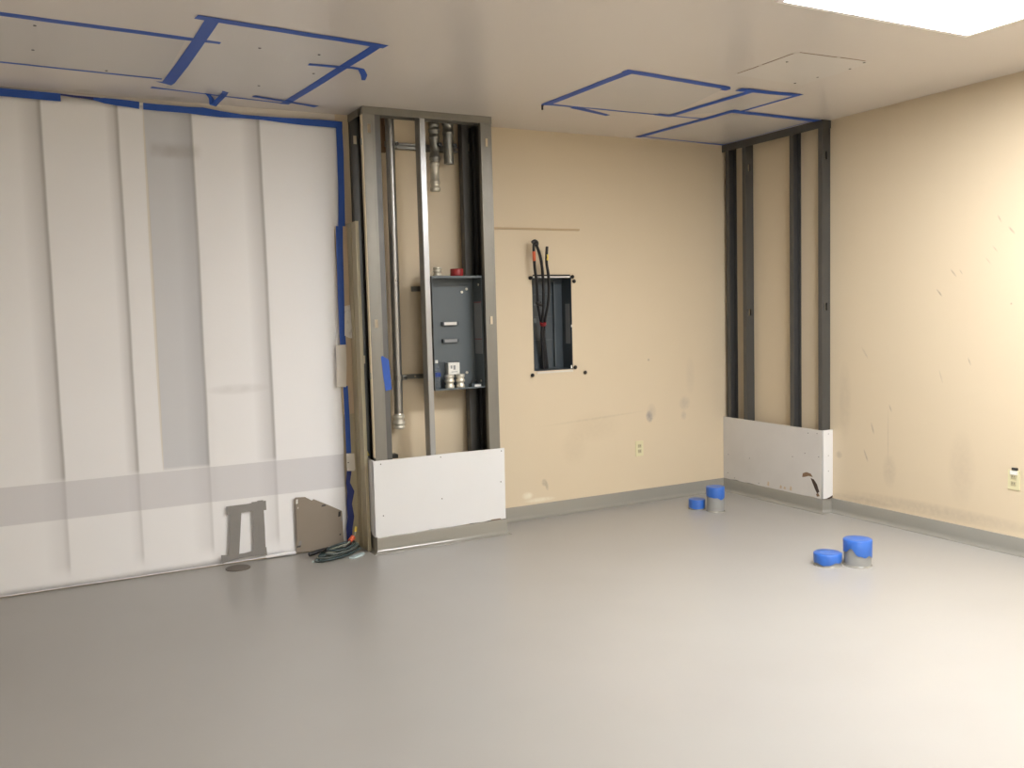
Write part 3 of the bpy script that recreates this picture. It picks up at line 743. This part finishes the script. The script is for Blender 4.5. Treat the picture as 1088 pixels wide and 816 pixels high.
MB().lathe(-2.650, -.175, [(.013, zb + .170), (.013, zb + .188), (.011, zb + .190)], 16).build('cap', 'white', t)
t = thing('white_carton', (-2.520, -.14, 1.085), 'small white carton with printed marks resting above the two fittings', 'carton')
m = MB(); m.box(-2.555, -2.475, -.160, -.114, 1.080, 1.158); m.build('carton', 'white', t)
m = MB(); m.box(-2.535, -2.490, -.161, -.160, 1.096, 1.100); m.box(-2.520, -2.505, -.161, -.160, 1.112, 1.140); m.box(-2.54, -2.528, -.161, -.160, 1.12, 1.14); m.build('print', 'label_grey', t)
m = MB(); m.box(-2.625, -2.46, -.114, -.1085, zb, 1.165)
tag(m.build('cover_plate', 'box_in'), 'dark grey cover plate standing behind the carton in the electrical box', 'plate')
t = thing('small_tool', (-2.37, -.19, zb), 'small dark gadget with a white tag in the right corner of the electrical box', 'gadget')
MB().box(-2.415, -2.345, -.215, -.165, zb, zb + .022).build('body', 'box_in', t)
MB().tube(smooth_path([(-2.41, -.19, zb + .022), (-2.40, -.19, zb + .04), (-2.37, -.19, zb + .042), (-2.355, -.19, zb + .022)], 4), .004, 8).build('handle', 'black', t)
MB().box(-2.395, -2.350, -.2165, -.2155, zb + .004, zb + .018).build('tag', 'white', t)

# ------------------------------------------------------------------ recessed panel in the cream wall
rp = thing('recessed_panel_box', ((HX0 + HX1) / 2, .06, HZ0), 'dark empty recessed electrical panel box in the cream wall', 'electrical box')
g = .002
m = MB(); m.box(HX0 + g, HX1 - g, .126, .130, HZ0 + g, HZ1 - g); m.build('back_plate', 'box_in', rp)
m = MB(); m.box(HX0 + g, HX0 + .005, -.004, .126, HZ0 + g, HZ1 - g); m.box(HX1 - .005, HX1 - g, -.004, .126, HZ0 + g, HZ1 - g)
m.box(HX0 + .005, HX1 - .005, -.004, .126, HZ0 + g, HZ0 + .005); m.box(HX0 + .005, HX1 - .005, -.004, .126, HZ1 - .005, HZ1 - g); m.build('shell', 'box_in', rp)
m = MB(); m.box(-1.585, -1.578, .10, .126, HZ0 + .02, HZ1 - .04); m.box(-1.79, -1.578, .118, .126, 1.60, 1.605); m.box(-1.79, -1.578, .118, .126, 1.44, 1.443); m.box(-1.79, -1.578, .118, .126, 1.27, 1.273); m.build('divider', 'box', rp)
m = MB(); m.box(HX1 - .0065, HX1 - .005, .02, .08, 1.24, 1.53); m.build('label_strip', 'label_grey', rp)
m = MB(); m.box(-1.815, -1.51, -.010, -.001, HZ1 + .001, HZ1 + .010); tag(m.build('top_edge', 'black', rp), 'black top edge', None)
m = MB(); m.box(-1.815, -1.51, -.006, -.001, HZ1 - .012, HZ1 - .002); tag(m.build('white_edge', 'white', rp), 'white plaster edge under the black one', None)
m = MB(); m.box(-1.80, -1.50, -.008, -.001, HZ0 - .018, HZ0 - .006); tag(m.build('bottom_edge', 'paper_plain', rp), 'white plaster bottom edge', None)
m = MB(); m.box(-1.82, -1.80, -.012, -.004, 1.40, 1.43); m.box(-1.82, -1.80, -.012, -.004, 1.52, 1.535); m.build('side_tab', 'box', rp)
m = MB(); m.box(HX1 - .012, HX1 - .004, -.006, -.003, 1.36, 1.378); m.box(HX1 - .02, HX1 - .01, -.006, -.003, 1.062, 1.085); m.build('side_tab', 'white', rp)
for (x, z, l) in [(-1.838, 1.715, 'round black knob at the upper left corner of the recessed panel'), (-1.490, 1.722, 'upper of two black knobs at the top right corner of the recessed panel'),
                  (-1.478, 1.690, 'lower of two black knobs at the top right corner of the recessed panel'), (-1.482, 1.068, 'round black knob at the lower right corner of the recessed panel'),
                  (-1.840, 1.030, 'round black knob below the lower left corner of the recessed panel'), (-1.398, 1.026, 'round black knob on the cream wall right of and below the recessed panel')]:
    m = MB(); m.tube([(x, -.0005, z), (x, -.006, z), (x, -.014, z), (x, -.018, z)], [.009, .0135, .0135, .008], 14)
    tag(m.build('anchor_knob', 'black'), l, 'knob', 'black knobs around the recessed panel')
# three cables tied together and bent up out of the panel
def cable(label, pts, r, marks=()):
    o = MB().tube(smooth_path(pts, 7), r, 10).build('power_cable', 'rubber')
    tag(o, label, 'cable', 'black cables from the recessed panel')
    for (a, b, mt) in marks:
        mb = MB().tube([a, b], r * 1.12, 10); mb.build('tape_band', mt, o)
    return o
c1 = [(-1.675, .085, 1.064), (-1.690, .075, 1.16), (-1.715, .045, 1.30), (-1.735, .03, 1.40), (-1.775, .0, 1.52), (-1.808, -.045, 1.68), (-1.838, -.075, 1.78), (-1.848, -.085, 1.90), (-1.842, -.08, 1.955)]
cable('leftmost black cable rising from the recessed panel, with an orange band', c1, .0105, [((-1.8445, -.083, 1.83), (-1.848, -.085, 1.895), 'orange')])
c2 = [(-1.690, .088, 1.064), (-1.703, .078, 1.16), (-1.722, .050, 1.30), (-1.735, .015, 1.41), (-1.742, -.02, 1.56), (-1.768, -.06, 1.76), (-1.800, -.085, 1.87), (-1.838, -.10, 1.945)]
cable('middle black cable from the recessed panel, curving left at its top', c2, .0105)
c3 = [(-1.660, .09, 1.064), (-1.675, .08, 1.16), (-1.700, .058, 1.30), (-1.716, .012, 1.41), (-1.710, -.035, 1.56), (-1.720, -.060, 1.72), (-1.742, -.075, 1.82), (-1.738, -.08, 1.93)]
cable('rightmost black cable rising from the recessed panel, with a yellow band', c3, .0105, [((-1.740, -.076, 1.835), (-1.739, -.078, 1.875), 'yellow')])
m = MB(); m.tube([(-1.722, .030, 1.385), (-1.729, .018, 1.405)], .024, 14)
tag(m.build('cable_tie', 'red'), 'red tie wrapped round the three black cables in the recessed panel', 'cable tie')
m = MB(); m.tube(smooth_path([(-1.80, -.02, 1.545), (-1.785, -.03, 1.53), (-1.765, -.03, 1.525)], 4), .012, 8)
m.tube([(-1.800, -.02, 1.525), (-1.77, -.03, 1.545)], .006, 8)
tag(m.build('cable_clip', 'black'), 'black cable clip on the left edge of the recessed panel', 'clip')
m = MB(); m.tube(smooth_path([(-1.862, -.088, 1.955), (-1.84, -.09, 1.968), (-1.825, -.095, 1.955), (-1.828, -.095, 1.935)], 4), .011, 8)
m.tube([(-1.848, -.09, 1.975), (-1.838, -.09, 1.94)], .008, 8)
tag(m.build('cable_end_cap', 'black'), 'black cap joining the tips of two bent cables above the recessed panel', 'cap')

# ------------------------------------------------------------------ wall outlets
def outlet(label, wall, a, z, cord=False):
    if wall == 'b':
        bx = lambda m, a0, a1, d0, d1, z0, z1: m.box(a + a0, a + a1, -d1, -d0, z + z0, z + z1); loc = (a, 0, z)
    else:
        bx = lambda m, a0, a1, d0, d1, z0, z1: m.box(-d1, -d0, a + a0, a + a1, z + z0, z + z1); loc = (0, a, z)
    t = thing('wall_outlet', loc, label, 'electrical outlet')
    m = MB(); bx(m, -.036, .036, .0005, .006, -.058, .058); m.build('plate', 'ivory', t, bevel=.002)
    for dz in (-.02, .02):
        m = MB(); bx(m, -.016, .016, .006, .009, dz - .014, dz + .014); s = m.build('socket', 'ivory_dark', t, bevel=.002)
        m = MB(); bx(m, -.008, -.005, .009, .0095, dz - .004, dz + .006); bx(m, .005, .008, .009, .0095, dz - .004, dz + .006); m.build('slot', 'screw', s)
    if cord:
        m = MB(); bx(m, -.022, .010, .0005, .012, .058, .072); m.build('top_tab', 'screw', t)
        m = MB(); bx(m, -.024, .020, .006, .011, .032, .054); m.build('white_insert', 'white', t)
outlet('small ivory wall outlet low on the cream back wall', 'b', -.921, .419)
outlet('ivory wall outlet on the right wall at the edge of the picture', 'r', -2.385, .434, True)

# ------------------------------------------------------------------ capped pipe stubs
def stub(label, cx, cy, r, h, capf, waves, seed):
    t = thing('pipe_stub', (cx, cy, 0), label, 'pipe stub', 'capped pipe stubs in the floor')
    MB().lathe(cx, cy, [(r * .95, 0), (r * .95, h - .018), (r * .93, h - .014)], 32).build('pipe', 'pipe', t)
    MB().lathe(cx, cy, [(r * 1.02, 0), (r * 1.01, .003), (r * .97, .006), (r * .955, .010)], 32).build('grout_ring', 'cove', t)
    rnd = random.Random(seed); n = 40; vs = []; zlow = []
    ph = [rnd.uniform(0, 6.28) for _ in range(3)]
    for k in range(n):
        a = 2 * math.pi * k / n
        zl = h * (1 - capf) + waves * (math.sin(a * 2 + ph[0]) + .5 * math.sin(a * 5 + ph[1]) + .3 * math.sin(a * 9 + ph[2]))
        vs.append((cx + r * math.cos(a), cy + r * math.sin(a), max(.008, zl)))
    for k in range(n):
        a = 2 * math.pi * k / n
        vs.append((cx + r * 1.01 * math.cos(a), cy + r * 1.01 * math.sin(a), h - .003))
    for k in range(n):
        a = 2 * math.pi * k / n
        vs.append((cx + r * .97 * math.cos(a), cy + r * .97 * math.sin(a), h + .001))
    for k in range(n):
        a = 2 * math.pi * k / n
        vs.append((cx + r * .5 * math.cos(a), cy + r * .5 * math.sin(a), h - .002 + .001 * math.sin(a * 3)))
    vs.append((cx, cy, h - .003))
    fs = []
    for j in range(3):
        for k in range(n): fs.append((j * n + k, j * n + (k + 1) % n, (j + 1) * n + (k + 1) % n, (j + 1) * n + k))
    for k in range(n): fs.append((3 * n + k, 3 * n + (k + 1) % n, 4 * n))
    MB().add(vs, fs, True).build('tape_cap', 'capblue', t)
cb = Mat('glossy_blue_cap_tape', srgb(54, 104, 188), .28)
cb.mix((cb.noise(18, 3) - .42).sat() * .6, srgb(40, 82, 160)); cb.bump(cb.noise(30, 2), .25, .004)
M['capblue'] = cb.m
stub('taller front pipe stub, grey with a glossy blue tape cap', -.912, -2.060, .078, .150, .50, .020, 3)
stub('shorter front pipe stub wrapped in blue tape, beside the taller front one', -1.045, -1.965, .077, .070, .72, .007, 5)
stub('taller far pipe stub with a blue tape cap near the back wall corner', -.645, -.545, .066, .180, .42, .008, 8)
stub('shorter far pipe stub wrapped in blue tape near the back wall corner', -.705, -.410, .060, .072, .86, .004, 11)
o = MB().lathe(-3.955, -.135, [(.072, 0), (.072, .004), (.066, .006), (.05, .006)], 28).build('floor_cover', 'capdisc')
tag(o, 'dark round cover plate on the floor in front of the duct tape frame', 'floor cover')

# ------------------------------------------------------------------ bundle of wires on the floor
wt = thing('wire_bundle', (-3.35, -.2, 0), 'tangled bundle of grey green wires on the floor at the foot of the jamb', 'wires')
rw = random.Random(4)
for i in range(10):
    mat_ = ['greywire', 'teal', 'palewire', 'greywire', 'teal', 'teal', 'greywire', 'palewire', 'black', 'teal'][i]
    cx, cy = -3.355 + rw.uniform(-.02, .02), -.195 + rw.uniform(-.025, .02)
    L, Wd = .175 - i * .008, .045 + rw.uniform(-.012, .012)
    z0 = .007 + i * .0052; ang = .42 + rw.uniform(-.08, .08); pts = []
    for k in range(26):
        a = 2 * math.pi * k / 26
        u, v = L * math.cos(a), Wd * math.sin(a)
        pts.append((cx + u * math.cos(ang) - v * math.sin(ang), cy + u * math.sin(ang) + v * math.cos(ang), z0 + .012 * max(0, math.cos(a)) + rw.uniform(0, .004)))
    MB().tube(pts, .0065, 6, close=True).build('wire', mat_, wt)
MB().tube(smooth_path([(-3.33, -.20, .05), (-3.27, -.17, .075), (-3.235, -.14, .10), (-3.222, -.13, .125)], 5), .006, 8).build('wire', 'palewire', wt)
MB().tube([(-3.222, -.13, .120), (-3.215, -.127, .150)], [.010, .007], 8).build('wire_nut', 'yellow', wt)
MB().tube([(-3.275, -.17, .075), (-3.245, -.15, .090)], [.014, .017], 10).build('connector', 'orange', wt)
m = MB(); m.tube(smooth_path([(-3.535, -.175, .028), (-3.47, -.155, .034), (-3.40, -.13, .036)], 5), .013, 10)
tag(m.build('tool_handle', 'black'), 'black rubber handle sticking out of the wire bundle to the left', 'handle')
m = MB(); m.prism([(-3.325, -.305, 0), (-3.225, -.235, 0), (-3.205, -.245, .0), (-3.235, -.290, 0), (-3.30, -.325, 0)], (0, 0, .001), (0, 0, .010))
tag(m.build('plastic_scrap', 'plasticscrap'), 'pale plastic scrap on the floor in front of the wire bundle, right end', 'plastic scrap')
m = MB(); m.prism([(-3.545, -.27, 0), (-3.49, -.225, 0), (-3.47, -.24, .0), (-3.50, -.285, 0)], (0, 0, .001), (0, 0, .012))
tag(m.build('plastic_scrap', 'plasticscrap'), 'pale plastic scrap on the floor at the left end of the wire bundle', 'plastic scrap')

# helper properties are dropped
for o in bpy.data.objects:
    if '_w' in o: del o['_w']
